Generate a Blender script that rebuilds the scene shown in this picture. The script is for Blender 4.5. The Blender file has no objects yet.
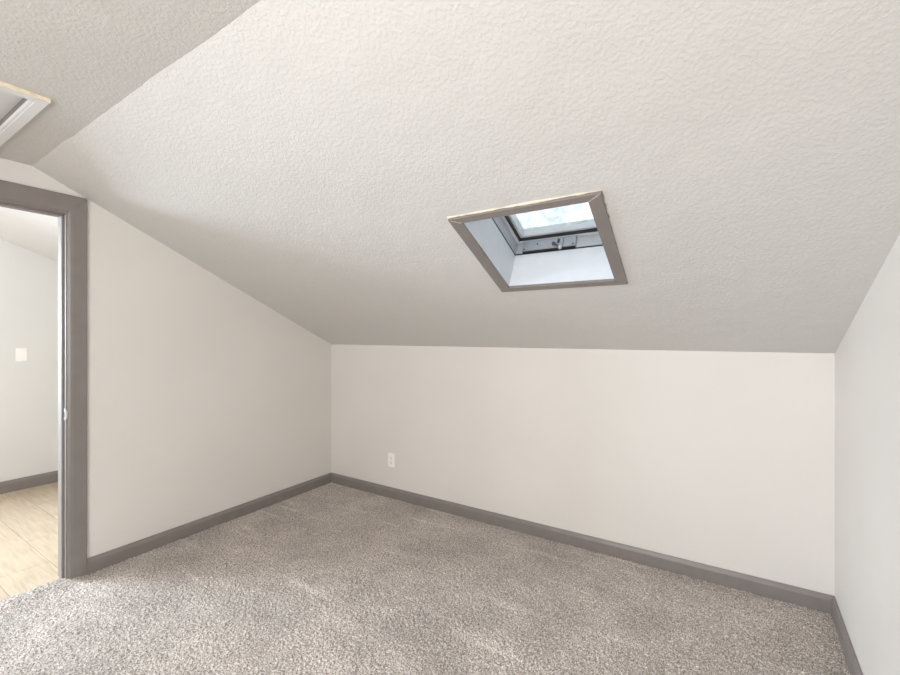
import bpy, bmesh, math, random
import numpy as np
from mathutils import Vector, Matrix, noise

random.seed(4)
sc = bpy.context.scene
COL = sc.collection
# ------------------------------------------------------------------ settings
sc.view_settings.view_transform = 'Standard'
sc.view_settings.look = 'None'
sc.view_settings.gamma = 1.0
sc.view_settings.use_curve_mapping = False
sc.view_settings.exposure = 0.44
sc.cycles.max_bounces = 14
sc.cycles.diffuse_bounces = 10
sc.cycles.transparent_max_bounces = 12
sc.cycles.use_denoising = True
sc.cycles.sample_clamp_indirect = 6.0

# ------------------------------------------------------------------ room data (metres)
W = 3.509            # room width, left wall X=0, right wall X=W, knee wall Y=0, room towards -Y
KN = 1.2755          # knee wall height
SL = 0.474           # roof slope
TH = math.atan(SL)
YC, ZC = -2.026, 2.2358   # crease between the slope and the flat ceiling
YR = -4.3            # rear wall
HX = -2.19           # far wall of the hall
WT = 0.12            # wall thickness
DY0, DY1 = -1.884, -2.646  # door opening (inner edges of the casing)
DH = 2.024
S_O = Vector((0, 0, KN))
S_M = Matrix(((1, 0, 0, 0),
              (0, -math.cos(TH), math.sin(TH), 0),
              (0, math.sin(TH), math.cos(TH), KN),
              (0, 0, 0, 1)))   # (x, up the slope, outwards) -> world

# ------------------------------------------------------------------ helpers
def srgb(r, g, b):
    f = lambda c: (c/255/12.92) if c/255 <= .04045 else ((c/255+.055)/1.055)**2.4
    return (f(r), f(g), f(b), 1)

def new_mat(name):
    m = bpy.data.materials.new(name); m.use_nodes = True
    nt = m.node_tree
    return m, nt, nt.nodes['Principled BSDF']

def nd(nt, t, **kw):
    n = nt.nodes.new(t)
    for k, v in kw.items():
        if k in n.inputs: n.inputs[k].default_value = v
        else: setattr(n, k, v)
    return n

def coords(nt, scale=(1, 1, 1), rot=(0, 0, 0)):
    tc = nt.nodes.new('ShaderNodeTexCoord')
    mp = nt.nodes.new('ShaderNodeMapping')
    mp.inputs['Scale'].default_value = scale
    mp.inputs['Rotation'].default_value = rot
    nt.links.new(tc.outputs['Object'], mp.inputs['Vector'])
    return mp.outputs['Vector']

def ramp(nt, fac, stops):
    r = nt.nodes.new('ShaderNodeValToRGB')
    while len(r.color_ramp.elements) < len(stops): r.color_ramp.elements.new(.5)
    for e, (p, c) in zip(r.color_ramp.elements, stops):
        e.position = p; e.color = c
    nt.links.new(fac, r.inputs['Fac'])
    return r.outputs['Color']

def bump(nt, bs, height, strength, dist, prev=None):
    b = nt.nodes.new('ShaderNodeBump')
    b.inputs['Strength'].default_value = strength
    b.inputs['Distance'].default_value = dist
    nt.links.new(height, b.inputs['Height'])
    if prev: nt.links.new(prev, b.inputs['Normal'])
    nt.links.new(b.outputs['Normal'], bs.inputs['Normal'])
    return b.outputs['Normal']

def g(v): return (v, v, v, 1)

def paint(name, col, rough=.6, grain=70, strength=.25, dist=.002, var=.012):
    m, nt, bs = new_mat(name)
    v = coords(nt)
    n2 = nd(nt, 'ShaderNodeTexNoise', Scale=1.7, Detail=3.0); nt.links.new(v, n2.inputs['Vector'])
    c0 = tuple(max(0, x-var) for x in col[:3])+(1,); c1 = tuple(x+var for x in col[:3])+(1,)
    nt.links.new(ramp(nt, n2.outputs['Fac'], [(.35, c0), (.65, c1)]), bs.inputs['Base Color'])
    bs.inputs['Roughness'].default_value = rough
    n = nd(nt, 'ShaderNodeTexNoise', Scale=grain, Detail=3.0, Roughness=.55); nt.links.new(v, n.inputs['Vector'])
    bump(nt, bs, n.outputs['Fac'], strength, dist)
    return m

def ceiling_mat():
    m, nt, bs = new_mat('textured_ceiling_paint')
    v = coords(nt)
    bs.inputs['Base Color'].default_value = (.60, .587, .566, 1)
    bs.inputs['Roughness'].default_value = .55
    vo = nd(nt, 'ShaderNodeTexNoise', Scale=92.0, Detail=3.0, Roughness=.5, Distortion=.35)
    nt.links.new(v, vo.inputs['Vector'])
    h = ramp(nt, vo.outputs['Fac'], [(.40, g(0)), (.62, g(1))])
    fine = nd(nt, 'ShaderNodeTexNoise', Scale=130.0, Detail=2.0); nt.links.new(v, fine.inputs['Vector'])
    wv = nd(nt, 'ShaderNodeTexNoise', Scale=4.0, Detail=2.0); nt.links.new(v, wv.inputs['Vector'])
    a = bump(nt, bs, wv.outputs['Fac'], .35, .02)
    a = bump(nt, bs, fine.outputs['Fac'], .3, .0010, a)
    bump(nt, bs, h, .4, .0016, a)
    return m

def carpet_mat():
    m, nt, bs = new_mat('cut_pile_carpet')
    v = coords(nt)
    a = nd(nt, 'ShaderNodeTexNoise', Scale=175.0, Detail=2.0, Roughness=.6); nt.links.new(v, a.inputs['Vector'])
    a2 = nd(nt, 'ShaderNodeTexNoise', Scale=80.0, Detail=1.0); nt.links.new(v, a2.inputs['Vector'])
    am = nd(nt, 'ShaderNodeMix', data_type='FLOAT'); am.inputs[0].default_value = .14
    nt.links.new(a.outputs['Fac'], am.inputs[2]); nt.links.new(a2.outputs['Fac'], am.inputs[3])
    c = ramp(nt, am.outputs[0], [(.36, (.15, .122, .104, 1)), (.49, (.395, .348, .314, 1)), (.63, (.68, .622, .575, 1))])
    # brushed pile: soft lighter strokes and footmarks
    b = nd(nt, 'ShaderNodeTexNoise', Scale=2.2, Detail=4.0, Roughness=.65); nt.links.new(v, b.inputs['Vector'])
    s = nd(nt, 'ShaderNodeTexNoise', Scale=1.0, Detail=2.0)
    nt.links.new(coords(nt, (1.1, 11.0, 1), (0, 0, -.08)), s.inputs['Vector'])
    k1 = ramp(nt, b.outputs['Fac'], [(.35, g(.88)), (.66, g(1.2))])
    k2 = ramp(nt, s.outputs['Fac'], [(.60, g(1)), (.70, g(1.24))])
    mx = nd(nt, 'ShaderNodeMix', data_type='RGBA', blend_type='MULTIPLY'); mx.inputs[0].default_value = 1
    nt.links.new(c, mx.inputs[6]); nt.links.new(k1, mx.inputs[7])
    my = nd(nt, 'ShaderNodeMix', data_type='RGBA', blend_type='MULTIPLY'); my.inputs[0].default_value = 1
    nt.links.new(mx.outputs[2], my.inputs[6]); nt.links.new(k2, my.inputs[7])
    nt.links.new(my.outputs[2], bs.inputs['Base Color'])
    bs.inputs['Roughness'].default_value = .95
    bs.inputs['Specular IOR Level'].default_value = .1
    bs.inputs['Sheen Weight'].default_value = .15
    return m

def oak_mat():
    m, nt, bs = new_mat('light_oak_planks')
    tc = nt.nodes.new('ShaderNodeTexCoord')
    mp = nt.nodes.new('ShaderNodeMapping'); mp.inputs['Location'].default_value = (.37, 1.862, 0)
    nt.links.new(tc.outputs['Object'], mp.inputs['Vector'])
    br = nd(nt, 'ShaderNodeTexBrick', Scale=1.0)
    br.offset = .37
    br.inputs['Color1'].default_value = (.52, .415, .30, 1)
    br.inputs['Color2'].default_value = (.455, .36, .26, 1)
    br.inputs['Mortar'].default_value = (.29, .225, .165, 1)
    br.inputs['Mortar Size'].default_value = .0022
    br.inputs['Brick Width'].default_value = 1.22
    br.inputs['Row Height'].default_value = .228
    nt.links.new(mp.outputs['Vector'], br.inputs['Vector'])
    gr = nd(nt, 'ShaderNodeTexNoise', Scale=6.0, Detail=5.0, Roughness=.6, Distortion=.6)
    nt.links.new(coords(nt, (.8, 9, 1)), gr.inputs['Vector'])
    k = ramp(nt, gr.outputs['Fac'], [(.3, g(.8)), (.7, g(1.15))])
    mx = nd(nt, 'ShaderNodeMix', data_type='RGBA', blend_type='MULTIPLY'); mx.inputs[0].default_value = 1
    nt.links.new(br.outputs['Color'], mx.inputs[6]); nt.links.new(k, mx.inputs[7])
    nt.links.new(mx.outputs[2], bs.inputs['Base Color'])
    bs.inputs['Roughness'].default_value = .34
    bump(nt, bs, br.outputs['Fac'], -.3, .002)
    return m

def plain(name, col, rough=.5, metal=0.0, var=.06, scale=30):
    m, nt, bs = new_mat(name)
    n = nd(nt, 'ShaderNodeTexNoise', Scale=scale, Detail=3.0); nt.links.new(coords(nt), n.inputs['Vector'])
    c0 = tuple(x*(1-var) for x in col[:3])+(1,); c1 = tuple(x*(1+var) for x in col[:3])+(1,)
    nt.links.new(ramp(nt, n.outputs['Fac'], [(.3, c0), (.7, c1)]), bs.inputs['Base Color'])
    bs.inputs['Roughness'].default_value = rough
    bs.inputs['Metallic'].default_value = metal
    return m

def glass_mat():
    m, nt, bs = new_mat('weathered_glass')
    nt.nodes.remove(bs)
    out = nt.nodes['Material Output']
    v = coords(nt)
    tr = nd(nt, 'ShaderNodeBsdfTransparent'); tr.inputs['Color'].default_value = (.96, .985, .985, 1)
    gl = nd(nt, 'ShaderNodeBsdfGlossy', Roughness=.05)
    df = nd(nt, 'ShaderNodeBsdfDiffuse'); df.inputs['Color'].default_value = (.42, .44, .44, 1)
    tl = nd(nt, 'ShaderNodeBsdfTranslucent'); tl.inputs['Color'].default_value = (.55, .58, .58, 1)
    dm = nd(nt, 'ShaderNodeMixShader', Fac=.5)
    nt.links.new(df.outputs[0], dm.inputs[1]); nt.links.new(tl.outputs[0], dm.inputs[2])
    n = nd(nt, 'ShaderNodeTexNoise', Scale=13.0, Detail=6.0, Roughness=.62); nt.links.new(v, n.inputs['Vector'])
    dirt = ramp(nt, n.outputs['Fac'], [(.42, g(.0)), (.74, g(.46))])
    m1 = nd(nt, 'ShaderNodeMixShader', Fac=.05)
    nt.links.new(tr.outputs[0], m1.inputs[1]); nt.links.new(gl.outputs[0], m1.inputs[2])
    m2 = nd(nt, 'ShaderNodeMixShader')
    nt.links.new(dirt, m2.inputs[0]); nt.links.new(m1.outputs[0], m2.inputs[1]); nt.links.new(dm.outputs[0], m2.inputs[2])
    nt.links.new(m2.outputs[0], out.inputs['Surface'])
    return m

M = dict(
    wall=paint('greige_wall_paint', (.69, .66, .625), .6, 95, .22, .0016),
    hallwall=paint('pale_hall_paint', (.70, .69, .675), .6, 95, .2, .0016),
    ceil=ceiling_mat(),
    trim=plain('taupe_trim_paint', (.215, .190, .178), .36, 0, .05, 14),
    cover=plain('grey_opener_metal', (.33, .34, .37), .4, .2, .06, 40),
    lever=plain('dark_lever_metal', (.10, .105, .115), .35, .5),
    jamb=plain('taupe_jamb_paint', (.235, .212, .20), .58, 0, .05, 14),
    carpet=carpet_mat(), oak=oak_mat(),
    white=plain('white_plastic', (.90, .88, .84), .35, 0, .015),
    shaft=plain('white_board', (.64, .665, .70), .5, 0, .02, 20),
    sash=plain('white_sash', (.60, .61, .63), .4, 0, .04, 25),
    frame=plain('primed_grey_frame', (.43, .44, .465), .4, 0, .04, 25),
    alu=plain('grey_aluminium', (.42, .45, .48), .35, .55, .05),
    dark=plain('black_rubber', (.018, .02, .022), .5, 0, .1),
    steel=plain('brushed_steel', (.60, .60, .59), .35, .75, .05),
    buff=plain('buff_edge', (.66, .58, .45), .6, 0, .12, 40),
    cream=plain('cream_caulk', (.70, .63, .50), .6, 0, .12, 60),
    hatch=plain('white_hatch_paint', (.74, .74, .74), .45, 0, .02),
    shade=plain('slot_dark', (.06, .055, .05), .6),
    glass=glass_mat(),
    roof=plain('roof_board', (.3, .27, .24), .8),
)

class MB:
    def __init__(s): s.bm = bmesh.new()
    def box(s, a, b, bevel=0, seg=2, mat=None):
        lo = [min(p, q) for p, q in zip(a, b)]; hi = [max(p, q) for p, q in zip(a, b)]
        t = bmesh.new()
        vs = [t.verts.new((x, y, z)) for x in (lo[0], hi[0]) for y in (lo[1], hi[1]) for z in (lo[2], hi[2])]
        for f in ((0, 1, 3, 2), (4, 6, 7, 5), (0, 4, 5, 1), (2, 3, 7, 6), (0, 2, 6, 4), (1, 5, 7, 3)):
            t.faces.new([vs[i] for i in f])
        if bevel: bmesh.ops.bevel(t, geom=t.edges[:], offset=bevel, segments=seg, affect='EDGES', profile=.6)
        return s._merge(t, mat)
    def prism(s, poly, off, bevel=0, mat=None):
        """closed polygon of 3-D points swept by the vector off"""
        t = bmesh.new()
        a = [t.verts.new(p) for p in poly]; b = [t.verts.new(Vector(p)+Vector(off)) for p in poly]
        t.faces.new(a[::-1]); t.faces.new(b)
        n = len(a)
        for i in range(n): t.faces.new((a[i], a[(i+1) % n], b[(i+1) % n], b[i]))
        bmesh.ops.recalc_face_normals(t, faces=t.faces[:])
        if bevel: bmesh.ops.bevel(t, geom=t.edges[:], offset=bevel, segments=2, affect='EDGES', profile=.6)
        return s._merge(t, mat)
    def loft(s, A, B, mat=None):
        """closed polygon A joined to the matching closed polygon B"""
        t = bmesh.new()
        a = [t.verts.new(p) for p in A]; b = [t.verts.new(p) for p in B]; n = len(a)
        t.faces.new(a[::-1]); t.faces.new(b)
        for i in range(n): t.faces.new((a[i], a[(i+1) % n], b[(i+1) % n], b[i]))
        bmesh.ops.recalc_face_normals(t, faces=t.faces[:])
        return s._merge(t, mat)
    def cyl(s, c, axis, r, h, seg=20, r2=None, bevel=0):
        t = bmesh.new()
        bmesh.ops.create_cone(t, cap_ends=True, segments=seg, radius1=r, radius2=r if r2 is None else r2, depth=h)
        if bevel: bmesh.ops.bevel(t, geom=[e for e in t.edges if len(e.link_faces) == 2 and any(len(f.verts) > 4 for f in e.link_faces)], offset=bevel, segments=2, affect='EDGES')
        m = Matrix.Translation(c) @ Vector((0, 0, 1)).rotation_difference(Vector(axis)).to_matrix().to_4x4()
        return s._merge(t, m)
    def ball(s, c, r, sx=(1, 1, 1)):
        t = bmesh.new(); bmesh.ops.create_uvsphere(t, u_segments=20, v_segments=12, radius=r)
        return s._merge(t, Matrix.Translation(c) @ Matrix.Diagonal((*sx, 1)))
    def tube(s, pts, r, seg=10):
        t = bmesh.new(); rings = []
        for i, p in enumerate(pts):
            p = Vector(p); d = (Vector(pts[min(i+1, len(pts)-1)])-Vector(pts[max(i-1, 0)])).normalized()
            q = Vector((0, 0, 1)).rotation_difference(d)
            rr = r[i] if isinstance(r, (list, tuple)) else r
            rings.append([t.verts.new(p+q @ Vector((rr*math.cos(k*2*math.pi/seg), rr*math.sin(k*2*math.pi/seg), 0))) for k in range(seg)])
        for A, B in zip(rings, rings[1:]):
            for k in range(seg): t.faces.new((A[k], A[(k+1) % seg], B[(k+1) % seg], B[k]))
        t.faces.new(rings[0][::-1]); t.faces.new(rings[-1])
        return s._merge(t, None)
    def _merge(s, t, mat):
        if mat is not None: t.transform(mat)
        me = bpy.data.meshes.new('t'); t.to_mesh(me); t.free()
        s.bm.from_mesh(me); bpy.data.meshes.remove(me)
        return s
    def build(s, name, material, parent=None, xf=None, smooth=False):
        if xf is not None: s.bm.transform(xf)
        bmesh.ops.recalc_face_normals(s.bm, faces=s.bm.faces[:])
        me = bpy.data.meshes.new(name); s.bm.to_mesh(me); s.bm.free()
        me.materials.append(material)
        if smooth:
            for p in me.polygons: p.use_smooth = True
        o = bpy.data.objects.new(name, me); COL.objects.link(o)
        if parent:
            o.parent = parent
            o.matrix_parent_inverse = parent.matrix_world.inverted()
        return o

def tag(o, label=None, cat=None, kind=None, group=None):
    if label: o['label'] = label
    if cat: o['category'] = cat
    if kind: o['kind'] = kind
    if group: o['group'] = group
    return o

def empty(name, loc, label, cat, kind=None):
    o = bpy.data.objects.new(name, None); COL.objects.link(o); o.location = loc
    o.empty_display_size = .1
    o.matrix_world = Matrix.Translation(loc)
    return tag(o, label, cat, kind)

ST = 'structure'
def ceil_z(y):
    return KN-SL*y if y > YC else ZC

# ------------------------------------------------------------------ floor
def carpet_floor():
    nx, ny = 760, 560
    xs = np.linspace(0, W, nx); ys = np.linspace(0, -2.75, ny)
    rng = np.random.default_rng(3)
    X, Y = np.meshgrid(xs, ys, indexing='ij')
    Z = rng.uniform(-.0035, .0035, X.shape)+rng.uniform(-.001, .001, X.shape)
    low = rng.uniform(-1, 1, (60, 48))
    ix = np.linspace(0, 58.99, nx); iy = np.linspace(0, 46.99, ny)
    a, b = ix.astype(int), iy.astype(int); fx, fy = (ix-a)[:, None], (iy-b)[None, :]
    L = (low[a][:, b]*(1-fx)*(1-fy)+low[a+1][:, b]*fx*(1-fy)+low[a][:, b+1]*(1-fx)*fy+low[a+1][:, b+1]*fx*fy)
    Z += L*.0018
    X[1:-1, 1:-1] += rng.uniform(-.0018, .0018, X[1:-1, 1:-1].shape)
    Y[1:-1, 1:-1] += rng.uniform(-.0018, .0018, Y[1:-1, 1:-1].shape)
    Z += .013*np.exp(-(X/.07)**2)/(1+np.exp((Y+1.84)/.014))
    V = np.stack([X, Y, Z], -1).reshape(-1, 3)
    i = np.arange(nx*ny).reshape(nx, ny)
    F = np.stack([i[:-1, :-1], i[:-1, 1:], i[1:, 1:], i[1:, :-1]], -1).reshape(-1, 4)
    # doorway tongue
    mx, my = 14, 165
    xs = np.linspace(-.047, 0, mx); ys = np.linspace(DY0-.004, DY1+.004, my)
    X2, Y2 = np.meshgrid(xs, ys, indexing='ij')
    Z2 = rng.uniform(-.0035, .0035, X2.shape)+.013*np.exp(-(X2/.07)**2)
    X2[0] += rng.uniform(-.005, .003, my); Z2[0] -= .004
    X2 = np.vstack([X2[:1], X2]); Y2 = np.vstack([Y2[:1], Y2]); Z2 = np.vstack([np.full((1, my), -.012), Z2]); mx += 1
    V2 = np.stack([X2, Y2, Z2], -1).reshape(-1, 3)
    j = np.arange(mx*my).reshape(mx, my)+len(V)
    F2 = np.stack([j[:-1, :-1], j[:-1, 1:], j[1:, 1:], j[1:, :-1]], -1).reshape(-1, 4)
    # plain rear part behind the viewer
    V3 = np.array([(0, -2.75, 0), (W, -2.75, 0), (W, YR, 0), (0, YR, 0)]); k = len(V)+len(V2)
    F3 = np.array([(k, k+3, k+2, k+1)])
    V = np.vstack([V, V2, V3]); F = np.vstack([F, F2, F3])
    me = bpy.data.meshes.new('floor')
    me.vertices.add(len(V)); me.vertices.foreach_set('co', V.astype(np.float32).ravel())
    me.loops.add(F.size); me.loops.foreach_set('vertex_index', F.astype(np.int32).ravel())
    me.polygons.add(len(F)); me.polygons.foreach_set('loop_start', np.arange(0, F.size, 4, dtype=np.int32))
    me.polygons.foreach_set('use_smooth', np.ones(len(F), dtype=bool))
    me.update(calc_edges=True); me.validate()
    me.materials.append(M['carpet'])
    o = bpy.data.objects.new('floor', me); COL.objects.link(o)
    return tag(o, 'speckled grey beige cut-pile carpet covering the bedroom floor', 'carpet', ST)
carpet_floor()
tag(MB().box((HX, YR, -.05), (-.048, .9, -.006)).build('floor_hall', M['oak']),
    'light oak plank floor of the hall beyond the doorway', 'wood floor', ST)

# ------------------------------------------------------------------ walls
# left wall with the doorway
m = MB()
def wall_poly(yz): return [(0, y, z) for y, z in yz]
JO = .02   # rough opening is larger by the jamb
m.prism(wall_poly([(0, 0), (0, KN), (DY0+JO, ceil_z(DY0+JO)), (DY0+JO, 0)]), (-WT, 0, 0))
m.prism(wall_poly([(DY0+JO, DH+JO), (DY0+JO, ceil_z(DY0+JO)), (YC, ZC), (DY1-JO, ZC), (DY1-JO, DH+JO)]), (-WT, 0, 0))
m.prism(wall_poly([(DY1-JO, 0), (DY1-JO, ZC), (YR, ZC), (YR, 0)]), (-WT, 0, 0))
tag(m.build('wall_left', M['wall']), 'greige painted gable wall with the open doorway, sloped along its top', 'wall', ST)
# knee wall
tag(MB().box((-WT, 0, -.02), (W+WT, WT, KN+.02)).build('wall_back', M['wall']),
    'low greige knee wall under the sloped ceiling with one outlet', 'wall', ST)
# right wall, slightly out of true towards the floor
TD = math.tan(math.radians(2.75))
def rx(d, z): return W-min(d, 1.2)*TD*max(0, 1-z/1.25)
t = bmesh.new()
ds = [i*.1 for i in range(13)]+[2.026, 3.0, -YR]; zs = [i*.125 for i in range(11)]+[1.6, 1.9, 2.24]
ds.sort()
def top(d): return ceil_z(-d)
gridv = []
for d in ds:
    col = []
    for k, z in enumerate(zs):
        zz = z/2.24*top(d)
        col.append(t.verts.new((rx(d, zz), -d, zz)))
    gridv.append(col)
for i in range(len(ds)-1):
    for k in range(len(zs)-1):
        t.faces.new((gridv[i][k], gridv[i+1][k], gridv[i+1][k+1], gridv[i][k+1]))
outer = []
for i, d in enumerate(ds):
    outer.append((t.verts.new((W+WT, -d, 0)), t.verts.new((W+WT, -d, top(d)))))
for i in range(len(ds)-1):
    t.faces.new((outer[i][0], outer[i][1], outer[i+1][1], outer[i+1][0]))
    t.faces.new((gridv[i][-1], gridv[i+1][-1], outer[i+1][1], outer[i][1]))
    t.faces.new((gridv[i+1][0], gridv[i][0], outer[i][0], outer[i+1][0]))
m = MB(); m.bm.free(); m.bm = t
tag(m.build('wall_right', M['wall'], smooth=False), 'blank greige wall at the end opposite the doorway', 'wall', ST)
# rear wall (behind the viewer) with an opening for the added window
m = MB()
RX0, RX1, RZ0, RZ1 = 1.6, 3.2, .75, 1.95
m.box((-WT, YR, 0), (RX0, YR-WT, ZC)); m.box((RX1, YR, 0), (W+WT, YR-WT, ZC))
m.box((RX0, YR, 0), (RX1, YR-WT, RZ0)); m.box((RX0, YR, RZ1), (RX1, YR-WT, ZC))
tag(m.build('wall_front', M['wall']), 'greige wall with an added window opening, facing the knee wall', 'wall', ST)
# hall walls
def hall_z(y): return min(2.45, 2.045+.40*(-1.342-y))
HY0, HY1, HZ0, HZ1 = -2.75, -3.65, 1.0, 1.95
m = MB()
yb = -1.342-(2.45-2.045)/.40
prof = lambda a, b: [(HX, a, 0), (HX, a, hall_z(a))]+([(HX, yb, 2.45)] if a > yb > b else [])+[(HX, b, hall_z(b)), (HX, b, 0)]
m.prism(prof(.9, HY0), (-WT, 0, 0)); m.prism(prof(HY1, YR), (-WT, 0, 0))
m.prism([(HX, HY0, 0), (HX, HY0, HZ0), (HX, HY1, HZ0), (HX, HY1, 0)], (-WT, 0, 0))
m.prism([(HX, HY0, HZ1), (HX, HY0, 2.45), (HX, HY1, 2.45), (HX, HY1, HZ1)], (-WT, 0, 0))
tag(m.build('wall_hall', M['hallwall']), 'pale hall wall seen through the doorway with a light switch', 'wall', ST)
tag(MB().box((HX, .9, 0), (-.06, 1.0, 2.5)).build('wall_hall_end', M['hallwall']), 'pale wall closing the end of the hall', 'wall', ST)
tag(MB().box((HX, YR, 0), (-WT, YR-WT, 2.5)).build('wall_hall_front', M['hallwall']), 'pale wall closing the hall opposite its end', 'wall', ST)
tag(MB().box((-WT, 0.12, 0), (-.06, .9, 1.6)).build('wall_hall_side', M['hallwall']), 'pale side wall of the hall past the bedroom', 'wall', ST)
m = MB()
m.prism([(HX-WT, 1.0, hall_z(1.0)), (HX-WT, yb, 2.45), (HX-WT, YR-WT, 2.45), (HX-WT, YR-WT, 2.55), (HX-WT, yb, 2.56), (HX-WT, 1.0, hall_z(1.0)+.1)], (-HX+WT-.06, 0, 0))
tag(m.build('ceiling_hall', M['hallwall']), 'white sloped ceiling of the hall beyond the doorway', 'ceiling', ST)
# closes the gap between hall ceiling and bedroom ceiling
tag(MB().box((-WT, YR, ZC), (-.06, YC, 2.5)).build('wall_hall_header', M['hallwall']), 'pale strip of hall wall above the doorway', 'wall', ST)

# ------------------------------------------------------------------ ceilings
SX0, SX1, SE0, SE1 = 2.108, 2.632, .778, 1.306     # skylight shaft, in slope coordinates
EC = -YC/math.cos(TH)                               # slope length to the crease
RT = .30                                            # roof build-up
def wob(x): return -.0088*x+.006*noise.noise(Vector((x*3.1, .3, 0)))+.004*noise.noise(Vector((x*9, 4, 0)))
def slope_ceiling():
    t = bmesh.new()
    def P(x, e, n=0): return S_M @ Vector((x, e, n))-Vector((0, 0, .013*x/W*(1-e/EC)**2 if n == 0 else 0))
    def quad(a, b, c, d): t.faces.new([t.verts.new(p) for p in (a, b, c, d)])
    X0, X1 = -.0, W+.03
    B = 1.5
    for (x0, x1, e0, e1) in ((X0, SX0, 0, B), (SX1, X1, 0, B), (SX0, SX1, 0, SE0), (SX0, SX1, SE1, B)):
        quad(P(x0, e0), P(x1, e0), P(x1, e1), P(x0, e1))
    N = 140
    xs = [X0+(X1-X0)*i/N for i in range(N+1)]
    def S(x, k):
        f = k/6
        return P(x, B).lerp(Vector((x, YC+wob(x), ZC)), f)
    rows = [[t.verts.new(S(x, k)) for x in xs] for k in range(7)]
    for k in range(len(rows)-1):
        for i in range(N): t.faces.new((rows[k][i], rows[k][i+1], rows[k+1][i+1], rows[k+1][i]))
    # outer roof skin and shaft reveals
    for (x0, x1, e0, e1) in ((X0-WT, SX0, -.3, EC), (SX1, X1+WT, -.3, EC), (SX0, SX1, -.3, SE0), (SX0, SX1, SE1, EC)):
        quad(P(x0, e0, RT), P(x1, e0, RT), P(x1, e1, RT), P(x0, e1, RT))
    o = .014
    for a, b in (((SX0-o, SE0-o), (SX1+o, SE0-o)), ((SX1+o, SE0-o), (SX1+o, SE1+o)), ((SX1+o, SE1+o), (SX0-o, SE1+o)), ((SX0-o, SE1+o), (SX0-o, SE0-o))):
        quad(P(*a, 0.001), P(*b, 0.001), P(*b, RT), P(*a, RT))
    m = MB(); m.bm.free(); m.bm = t
    return m
mb = slope_ceiling()
bmesh.ops.remove_doubles(mb.bm, verts=mb.bm.verts[:], dist=.0002)
o = mb.build('ceiling_slope', M['ceil'])
for p in o.data.polygons: p.use_smooth = False
tag(o, 'sloped textured ceiling rising from the knee wall, pierced by the skylight', 'ceiling', ST)

HA0, HA1, HB0, HB1 = .862, .172, -2.216, -2.816     # attic hatch opening
t = bmesh.new(); N = 140
X0, X1 = 0, W
xs = [X0+(X1-X0)*i/N for i in range(N+1)]
def FL(x, k):
    if k == 0: return Vector((x, YC+wob(x), ZC))
    return Vector((x, YC-(.03, .06, .12)[k-1], ZC))
rows = [[t.verts.new(FL(x, k)) for x in xs] for k in range(4)]
for k in range(3):
    for i in range(N): t.faces.new((rows[k][i], rows[k][i+1], rows[k+1][i+1], rows[k+1][i]))
def q4(x0, x1, y0, y1, z):
    t.faces.new([t.verts.new(p) for p in ((x0, y0, z), (x1, y0, z), (x1, y1, z), (x0, y1, z))])
for (x0, x1, y0, y1) in ((X0, HA1, YC-.12, YR), (HA0, X1, YC-.12, YR), (HA1, HA0, YC-.12, HB0), (HA1, HA0, HB1, YR)):
    q4(x0, x1, y0, y1, ZC)
m = MB(); m.bm.free(); m.bm = t
bmesh.ops.remove_doubles(m.bm, verts=m.bm.verts[:], dist=.0002)
tag(m.build('ceiling_flat', M['ceil']), 'flat textured ceiling strip along the crease, holding the attic hatch', 'ceiling', ST)

tag(MB().box((-WT, YC, ZC+.16), (W+WT, YR-WT, ZC+.2)).build('roof', M['roof']), 'roof deck over the flat ceiling', 'roof', ST)
# ------------------------------------------------------------------ baseboards
BH, BT = .089, .0155
def board_profile():   # (out from wall, height)
    return [(0, 0), (BT, 0), (BT, .066), (BT-.0025, .075), (BT-.0065, .082), (BT-.008, BH-.002), (BT-.010, BH), (0, BH)]
def baseboard(name, a, b, ma, mb_, label, z0=-.003):
    """from a to b on the floor; the wall is on the left of a->b; ma/mb_ trim the visible face at each end (mitre)"""
    a, b = Vector((*a, 0)), Vector((*b, 0)); d = (b-a).normalized(); n = Vector((d.y, -d.x, 0))
    A = [a+n*o+d*(o*ma)+Vector((0, 0, z+z0)) for o, z in board_profile()]
    B = [b+n*o-d*(o*mb_)+Vector((0, 0, z+z0)) for o, z in board_profile()]
    o = MB().loft(A, B).build(name, M['trim'])
    return tag(o, label, 'baseboard', ST)
baseboard('baseboard_left', (0, DY0+.0812), (0, 0), 0, 1, 'taupe baseboard along the gable wall between door casing and corner')
baseboard('baseboard_back', (0, 0), (W, 0), 1, 1, 'long taupe baseboard along the low knee wall')
baseboard('baseboard_right', (W, 0), (rx(1.2, 0), -1.2), .95, 0, 'short taupe baseboard along the blank end wall')
baseboard('baseboard_right_rear', (rx(1.2, 0), -1.2), (rx(1.2, 0), YR), 0, 1, 'taupe baseboard continuing along the blank end wall')
o = baseboard('baseboard_hall', (HX, YR), (HX, .9), 0, 0, 'taupe baseboard of the hall wall above the oak planks', -.006)
o.scale.z = 1.16

# ------------------------------------------------------------------ doorway
D = empty('door_1', (0, (DY0+DY1)/2, 0), 'open doorway framed by wide taupe casing, leading to the hall', 'doorway', ST)
CW, CH, CT = .0815, .099, .017
def casing_profile_y(y, s, z0, z1):
    """vertical casing leg; s=+1 grows towards +Y"""
    pr = [(0, 0), (.010, 0), (.012, .004), (.0155, .010), (CT, .022), (CT, CW-.003), (CT-.001, CW), (0, CW)]
    return pr
def casing_leg(y, s):
    pr = casing_profile_y(y, s, 0, 0)
    A = [(x, y+s*w, -.003) for x, w in pr]
    B = [(x, y+s*w, DH+w*CH/CW) for x, w in pr]
    if s > 0:   # outer corner knocked off where the slope passes
        B = [(x, y+s*w, DH+w*CH/CW-(.003 if w > CW-.02 else 0)) for x, w in pr]
    return MB().loft(A, B).build('casing_leg', M['trim'], D)
casing_leg(DY0, 1); casing_leg(DY1, -1)
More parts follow.
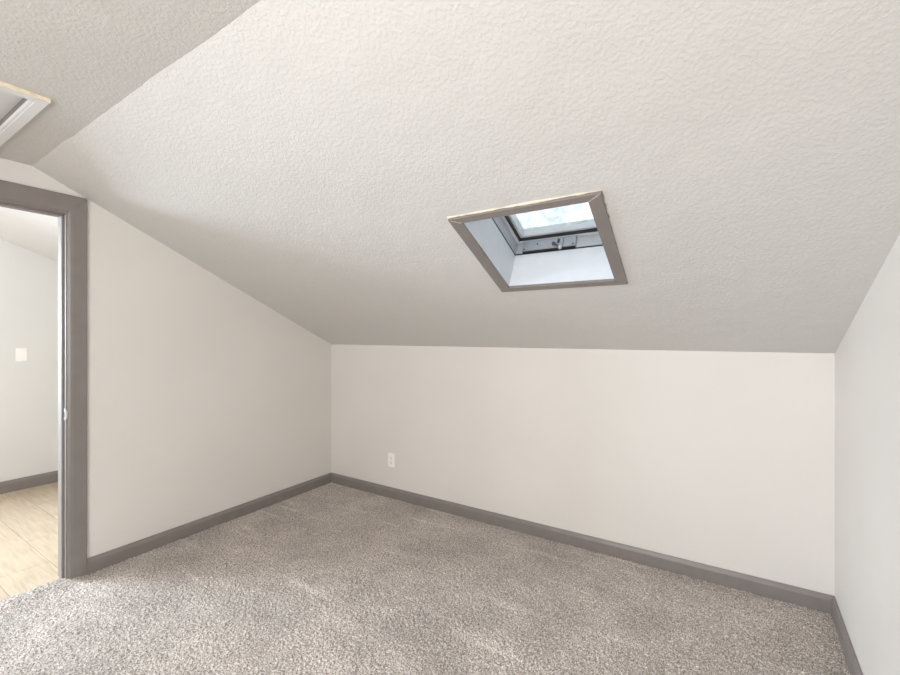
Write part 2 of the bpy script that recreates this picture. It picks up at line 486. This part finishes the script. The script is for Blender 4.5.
pr = casing_profile_y(0, 1, 0, 0)
A = [(x, DY0+w, DH+w*CH/CW) for x, w in pr]; B = [(x, DY1-w, DH+w*CH/CW) for x, w in pr]
MB().loft(A, B).build('casing_head', M['trim'], D)
# jamb lining, stop
m = MB(); JY = DY0-.0055
m.box((.001, DY0+JO-.001, -.004), (-WT-.002, JY, DH+JO-.001), .001, 1)
m.build('jamb', M['jamb'], D)
m = MB(); m.box((.001, DY1-JO+.001, -.004), (-WT-.002, DY1+.0055, DH+JO-.001), .001, 1); m.build('jamb', M['jamb'], D)
m = MB(); m.box((.001, JY, DH-.0055), (-WT-.002, DY1+.0055, DH+JO-.001), .001, 1); m.build('head_jamb', M['jamb'], D)
m = MB()
m.box((-.027, JY+.001, -.004), (-.062, JY-.011, DH-.006), .003)
m.box((-.027, DY1+.0045, -.004), (-.062, DY1+.0165, DH-.006), .003)
m.box((-.027, JY, DH-.0045), (-.062, DY1+.005, DH-.0165), .003)
m.build('door_stop', M['jamb'], D)
# hall-side casing
m = MB()
for y, s in ((DY0, 1), (DY1, -1)): m.box((-WT, y, -.004), (-WT-.016, y+s*CW, DH+CH), .002)
m.box((-WT, DY0, DH), (-WT-.016, DY1, DH+CH), .002)
m.build('hall_casing', M['trim'], D)
# strike plate with its curled lip
m = MB()
m.box((-.002, JY+.0005, .885), (-.0262, JY-.0022, .948), .0008)
lip = [(-.006, JY-.001, 0), (.002, JY-.0012, 0), (.008, JY+.0005, 0), (.0125, JY+.0045, 0)]
for (x0, y0, _), (x1, y1, _) in zip(lip, lip[1:]):
    m.prism([(x0, y0, .898), (x1, y1, .900), (x1, y1, .934), (x0, y0, .936)], (.0008, -.0024, 0))
m.cyl((.0095, JY-.0004, .917), (0, 0, 1), .0035, .05, 12)
o = m.build('strike_plate', M['steel'], D, smooth=False)
tag(o, 'bright steel strike plate with a curled lip')
MB().box((-.009, JY-.0015, .903), (-.022, JY-.003, .931), .001).build('latch_hole', M['shade'], o)

# ------------------------------------------------------------------ skylight
SKY = empty('window_1', S_M @ Vector(((SX0+SX1)/2, (SE0+SE1)/2, 0)), 'small skylight in the sloped ceiling with taupe trim and white shaft', 'skylight', ST)
TX0, TX1, TE0, TE1 = 2.056, 2.682, .741, 1.339
TT = .013
def trim_piece(poly):
    MB().prism([(x, e, .0005) for x, e in poly], (0, 0, -TT-.0005), .0012).build('trim_board', M['trim'], SKY, S_M)
e = .0004
trim_piece([(TX0, TE1), (TX1, TE1), (SX1-e, SE1+e), (SX0+e, SE1+e)])
trim_piece([(TX0, TE0), (SX0+e, SE0-e), (SX1-e, SE0-e), (TX1, TE0)])
trim_piece([(TX0, TE0+e), (TX0, TE1-e), (SX0, SE1), (SX0, SE0)])
trim_piece([(TX1, TE0+e), (SX1, SE0), (SX1, SE1), (TX1, TE1-e)])
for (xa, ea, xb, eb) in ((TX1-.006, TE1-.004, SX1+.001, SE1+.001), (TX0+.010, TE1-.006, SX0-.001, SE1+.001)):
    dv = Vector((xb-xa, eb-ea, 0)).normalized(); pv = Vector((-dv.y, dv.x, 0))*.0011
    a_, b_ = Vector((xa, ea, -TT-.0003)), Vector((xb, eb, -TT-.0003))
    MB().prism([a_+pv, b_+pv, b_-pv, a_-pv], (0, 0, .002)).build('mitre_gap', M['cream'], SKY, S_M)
# uneven caulk along the upper and far edges
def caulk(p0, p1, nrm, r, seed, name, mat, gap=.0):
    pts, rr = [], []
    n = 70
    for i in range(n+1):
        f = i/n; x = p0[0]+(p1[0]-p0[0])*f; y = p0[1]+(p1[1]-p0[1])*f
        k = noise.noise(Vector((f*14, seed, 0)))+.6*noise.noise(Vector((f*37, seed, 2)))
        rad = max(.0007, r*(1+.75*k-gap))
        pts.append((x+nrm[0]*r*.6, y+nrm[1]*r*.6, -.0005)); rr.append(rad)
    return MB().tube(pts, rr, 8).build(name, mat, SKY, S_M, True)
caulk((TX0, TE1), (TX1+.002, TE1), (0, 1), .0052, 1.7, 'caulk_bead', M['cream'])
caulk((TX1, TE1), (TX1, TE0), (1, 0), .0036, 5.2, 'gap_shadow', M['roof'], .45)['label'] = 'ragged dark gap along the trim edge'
# shaft boards
SD = .190
def panel(a, b): MB().box(a, b, .0008, 1).build('shaft_panel', M['shaft'], SKY, S_M)
panel((SX0-.012, SE0-.012, .0), (SX0, SE1+.012, SD)); panel((SX1, SE0-.012, 0), (SX1+.012, SE1+.012, SD))
panel((SX0, SE0-.012, 0), (SX1, SE0, SD)); panel((SX0, SE1, 0), (SX1, SE1+.012, SD))
def ring(m, i0, i1, d0, d1, bevel=.0015):
    """rectangular ring: inset i0 (outer) .. i1 (inner) from the shaft faces"""
    x0, x1, e0, e1 = SX0+i0, SX1-i0, SE0+i0, SE1-i0
    a = i1-i0
    m.box((x0, e0, d0), (x0+a, e1, d1), bevel); m.box((x1-a, e0, d0), (x1, e1, d1), bevel)
    m.box((x0+a, e0, d0), (x1-a, e0+a, d1), bevel); m.box((x0+a, e1-a, d0), (x1-a, e1, d1), bevel)
    return m
ring(MB(), -.010, .0005, SD, SD+.008, 0).build('seal_strip', M['dark'], SKY, S_M)
ring(MB(), -.012, .0015, SD+.008, .262).build('window_frame', M['frame'], SKY, S_M)
sash = ring(MB(), -.006, .0165, .2625, .300, .003).build('sash', M['sash'], SKY, S_M)
ring(MB(), .015, .027, .267, .310, .002).build('gasket', M['dark'], sash, S_M)
ring(MB(), .026, .040, .280, .330, .002).build('glazing_bead', M['sash'], sash, S_M)
MB().box((SX0+.036, SE0+.036, .312), (SX1-.036, SE1-.036, .317)).build('pane', M['glass'], sash, S_M)
ring(MB(), -.05, -.006, .27, .345, .002).build('flashing', M['alu'], SKY, S_M)
# opener on the lower frame
op = MB().box((2.150, SE0+.0015, .2005), (2.432, SE0+.017, .259), .003).build('opener_cover', M['cover'], SKY, S_M)
MB().box((2.152, SE0+.0015, .1955), (2.430, SE0+.013, .2008), .001).build('cover_lip', M['dark'], op, S_M)
MB().box((2.368, SE0+.016, .203), (2.3705, SE0+.0178, .257)).build('cover_seam', M['dark'], op, S_M)
for x, d in ((2.163, .210), (2.42, .210), (2.232, .235)):
    MB().cyl((x, SE0+.0175, d), (0, 1, 0), .0042, .003, 14).build('screw', M['dark'], op, S_M)
MB().box((2.338, SE0+.016, .226), (2.350, SE0+.0205, .250), .002).build('spindle_slot', M['dark'], op, S_M)
m = MB()
m.cyl((2.322, SE0+.021, .222), (0, 1, 0), .009, .010, 16, bevel=.001)
m.tube([(2.318, SE0+.025, .226), (2.332, SE0+.028, .213), (2.346, SE0+.030, .202), (2.357, SE0+.030, .193)], [.0055, .0048, .0048, .0055])
m.build('crank_handle', M['lever'], op, S_M, True)
MB().ball((2.361, SE0+.030, .188), .0112, (1, 1, .9)).build('crank_knob', M['steel'], op, S_M, True)

# ------------------------------------------------------------------ attic hatch
H = empty('ceiling_hatch', ((HA0+HA1)/2, (HB0+HB1)/2, ZC), 'white attic hatch with a buff edged frame in the flat ceiling', 'attic hatch')
HT = .016; HWD = .034
def hb(poly): MB().prism([(x, y, ZC+.001) for x, y in poly], (0, 0, -HT), .001).build('trim_board', M['hatch'], H)
ox0, ox1, oy0, oy1 = HA1-HWD, HA0+HWD, HB1-HWD, HB0+HWD
hb([(ox1, oy0), (ox1, oy1), (HA0, HB0), (HA0, HB1)]); hb([(ox0, oy0), (HA1, HB1), (HA1, HB0), (ox0, oy1)])
hb([(ox1, oy1), (ox0, oy1), (HA1, HB0), (HA0, HB0)]); hb([(ox0, oy0), (ox1, oy0), (HA0, HB1), (HA1, HB1)])
o = MB().box((ox1, oy0, ZC-HT+.001), (ox1+.006, oy1+.002, ZC+.001), .0015).build('edge_strip', M['buff'], H)  # buff strip along the outer side of the hatch frame
tag(o, 'buff edge strip')
m = MB()
m.box((HA0-.002, HB0, ZC-.012), (HA1, HB0-.010, ZC+.003), .002)
m.build('stop_bead', M['hatch'], H)
MB().box((HA0-.002, HB1, ZC-.012), (HA1, HB1+.010, ZC+.003), .002).build('stop_bead', M['hatch'], H)
m = MB()
m.box((HA0, HB0, ZC), (HA0+.015, HB1, ZC+.12)); m.box((HA1, HB0, ZC), (HA1-.015, HB1, ZC+.12))
m.box((HA0, HB0, ZC), (HA1, HB0+.015, ZC+.12)); m.box((HA0, HB1, ZC), (HA1, HB1-.015, ZC+.12))
o = m.build('hatch_lining', M['trim'], H)
MB().box((ox1-.004, oy1, ZC-.010), (ox0, oy1+.0035, ZC+.001)).build('gap_shadow', M['frame'], H)  # thin grey strip standing in for the shadow line beside the trim
MB().box((HA0, HB0, ZC+.042), (HA1, HB1, ZC+.058), .001).build('hatch_panel', M['hatch'], H)

# ------------------------------------------------------------------ outlet on the knee wall
OX, OZ = .727, .313
O = empty('electrical_outlet', (OX, 0, OZ), 'white duplex outlet low on the knee wall above the baseboard', 'outlet')
MB().box((OX-.035, 0, OZ-.0575), (OX+.035, -.006, OZ+.0575), .003).build('cover_plate', M['white'], O)
for s in (1, -1):
    zc = OZ+s*.0195
    pts = []
    for k in range(28):
        a = k*2*math.pi/28
        pts.append((OX+max(-.0172, min(.0172, .0185*math.cos(a))), -.0055, zc+max(-.0138, min(.0138, .0172*math.sin(a)))))
    r = MB().prism(pts, (0, -.0028, 0)).build('receptacle', M['white'], O)
    sl = MB()
    sl.box((OX-.0078, -.008, zc-.003), (OX-.0052, -.0088, zc+.007)); sl.box((OX+.0052, -.008, zc-.002), (OX+.0078, -.0088, zc+.006))
    sl.cyl((OX, -.0084, zc-.0085), (0, 1, 0), .0032, .0012, 14)
    sl.build('socket_slots', M['shade'], r)
MB().cyl((OX, -.0062, OZ), (0, 1, 0), .0033, .002, 14, bevel=.0004).build('screw', M['steel'], O)

# ------------------------------------------------------------------ light switch in the hall
SY, SZ = -1.588, 1.186
Wt = empty('light_switch', (HX, SY, SZ), 'white light switch on the hall wall seen through the doorway', 'light switch')
MB().box((HX, SY-.037, SZ-.060), (HX+.006, SY+.037, SZ+.060), .003).build('cover_plate', M['white'], Wt)
MB().box((HX+.005, SY-.017, SZ-.034), (HX+.0085, SY+.017, SZ+.034), .0012).build('rocker', M['white'], Wt)
for s in (1, -1): MB().cyl((HX+.0062, SY, SZ+s*.048), (1, 0, 0), .003, .002, 12).build('screw', M['white'], Wt)

# ------------------------------------------------------------------ out-of-view windows; the bedroom one is added to brighten the room
def simple_window(name, label, lo, hi, axis):
    E = empty(name, (Vector(lo)+Vector(hi))/2, label, 'window', ST)
    m = MB(); f = .045
    a, b = Vector(lo), Vector(hi)
    ax = 0 if axis == 'x' else 1; hx = 1-ax          # ax: thin axis
    def bx(h0, h1, z0, z1, nm=m):
        p = [0, 0, z0]; q = [0, 0, z1]
        p[ax] = a[ax]; q[ax] = b[ax]; p[hx] = h0; q[hx] = h1
        nm.box(p, q, .002)
    h0, h1, z0, z1 = a[hx], b[hx], a.z, b.z
    bx(h0, h0+f, z0, z1); bx(h1-f, h1, z0, z1); bx(h0+f, h1-f, z0, z0+f); bx(h0+f, h1-f, z1-f, z1)
    bx(h0+f, h1-f, (z0+z1)/2-.018, (z0+z1)/2+.018)
    m.build('window_frame', M['trim'], E)
    return E
simple_window('fill_window', 'unseen bedroom window added for fill daylight, facing the knee wall', (RX0, YR-.08, RZ0), (RX1, YR-.03, RZ1), 'y')
simple_window('window_3', 'hall window on the wall opposite the doorway', (HX-.08, HY1, HZ0), (HX-.03, HY0, HZ1), 'x')

# ------------------------------------------------------------------ light
wd = bpy.data.worlds.new('World'); sc.world = wd; wd.use_nodes = True
bg = wd.node_tree.nodes['Background']
bg.inputs['Color'].default_value = (.85, .93, 1.0, 1); bg.inputs['Strength'].default_value = 1.2

def area(name, loc, target, sx, sy, power, col, spread=math.pi):
    l = bpy.data.lights.new(name, 'AREA'); l.shape = 'RECTANGLE'; l.size = sx; l.size_y = sy
    l.energy = power; l.color = col; l.spread = spread
    o = bpy.data.objects.new(name, l); COL.objects.link(o); o.location = loc
    o.rotation_euler = (Vector(target)-Vector(loc)).to_track_quat('-Z', 'Y').to_euler()
    return o
area('fill_daylight', ((RX0+RX1)/2, YR-.1, (RZ0+RZ1)/2), ((RX0+RX1)/2, 0, (RZ0+RZ1)/2), RX1-RX0, RZ1-RZ0, 56, (.955, .975, 1))  # fill daylight at the added rear window
area('hall_window_daylight', (HX-.1, (HY0+HY1)/2, (HZ0+HZ1)/2), (.6, -1.95, 0), HZ1-HZ0, HY0-HY1, 78, (.76, .89, 1), math.radians(115))
l = bpy.data.lights.new('ceiling_lamp', 'POINT'); l.energy = 22; l.color = (1, .94, .86); l.shadow_soft_size = .11
o = bpy.data.objects.new('ceiling_lamp', l); COL.objects.link(o); o.location = (2.3, -3.3, 2.06)
l = bpy.data.lights.new('hall_fill', 'POINT'); l.energy = 30; l.color = (.97, .98, 1); l.shadow_soft_size = .12  # unseen point light added to brighten the hall
o = bpy.data.objects.new('hall_fill', l); COL.objects.link(o); o.location = (-1.25, -3.3, 2.2)

# ------------------------------------------------------------------ camera
cd = bpy.data.cameras.new('Camera'); cd.sensor_width = 36; cd.lens = 420/900*36; cd.clip_start = .02
co = bpy.data.objects.new('Camera', cd); COL.objects.link(co)
co.location = (3.013, -2.719, 1.34)
co.rotation_euler = (math.pi/2, 0, math.atan2(.5322, .8466))
sc.camera = co
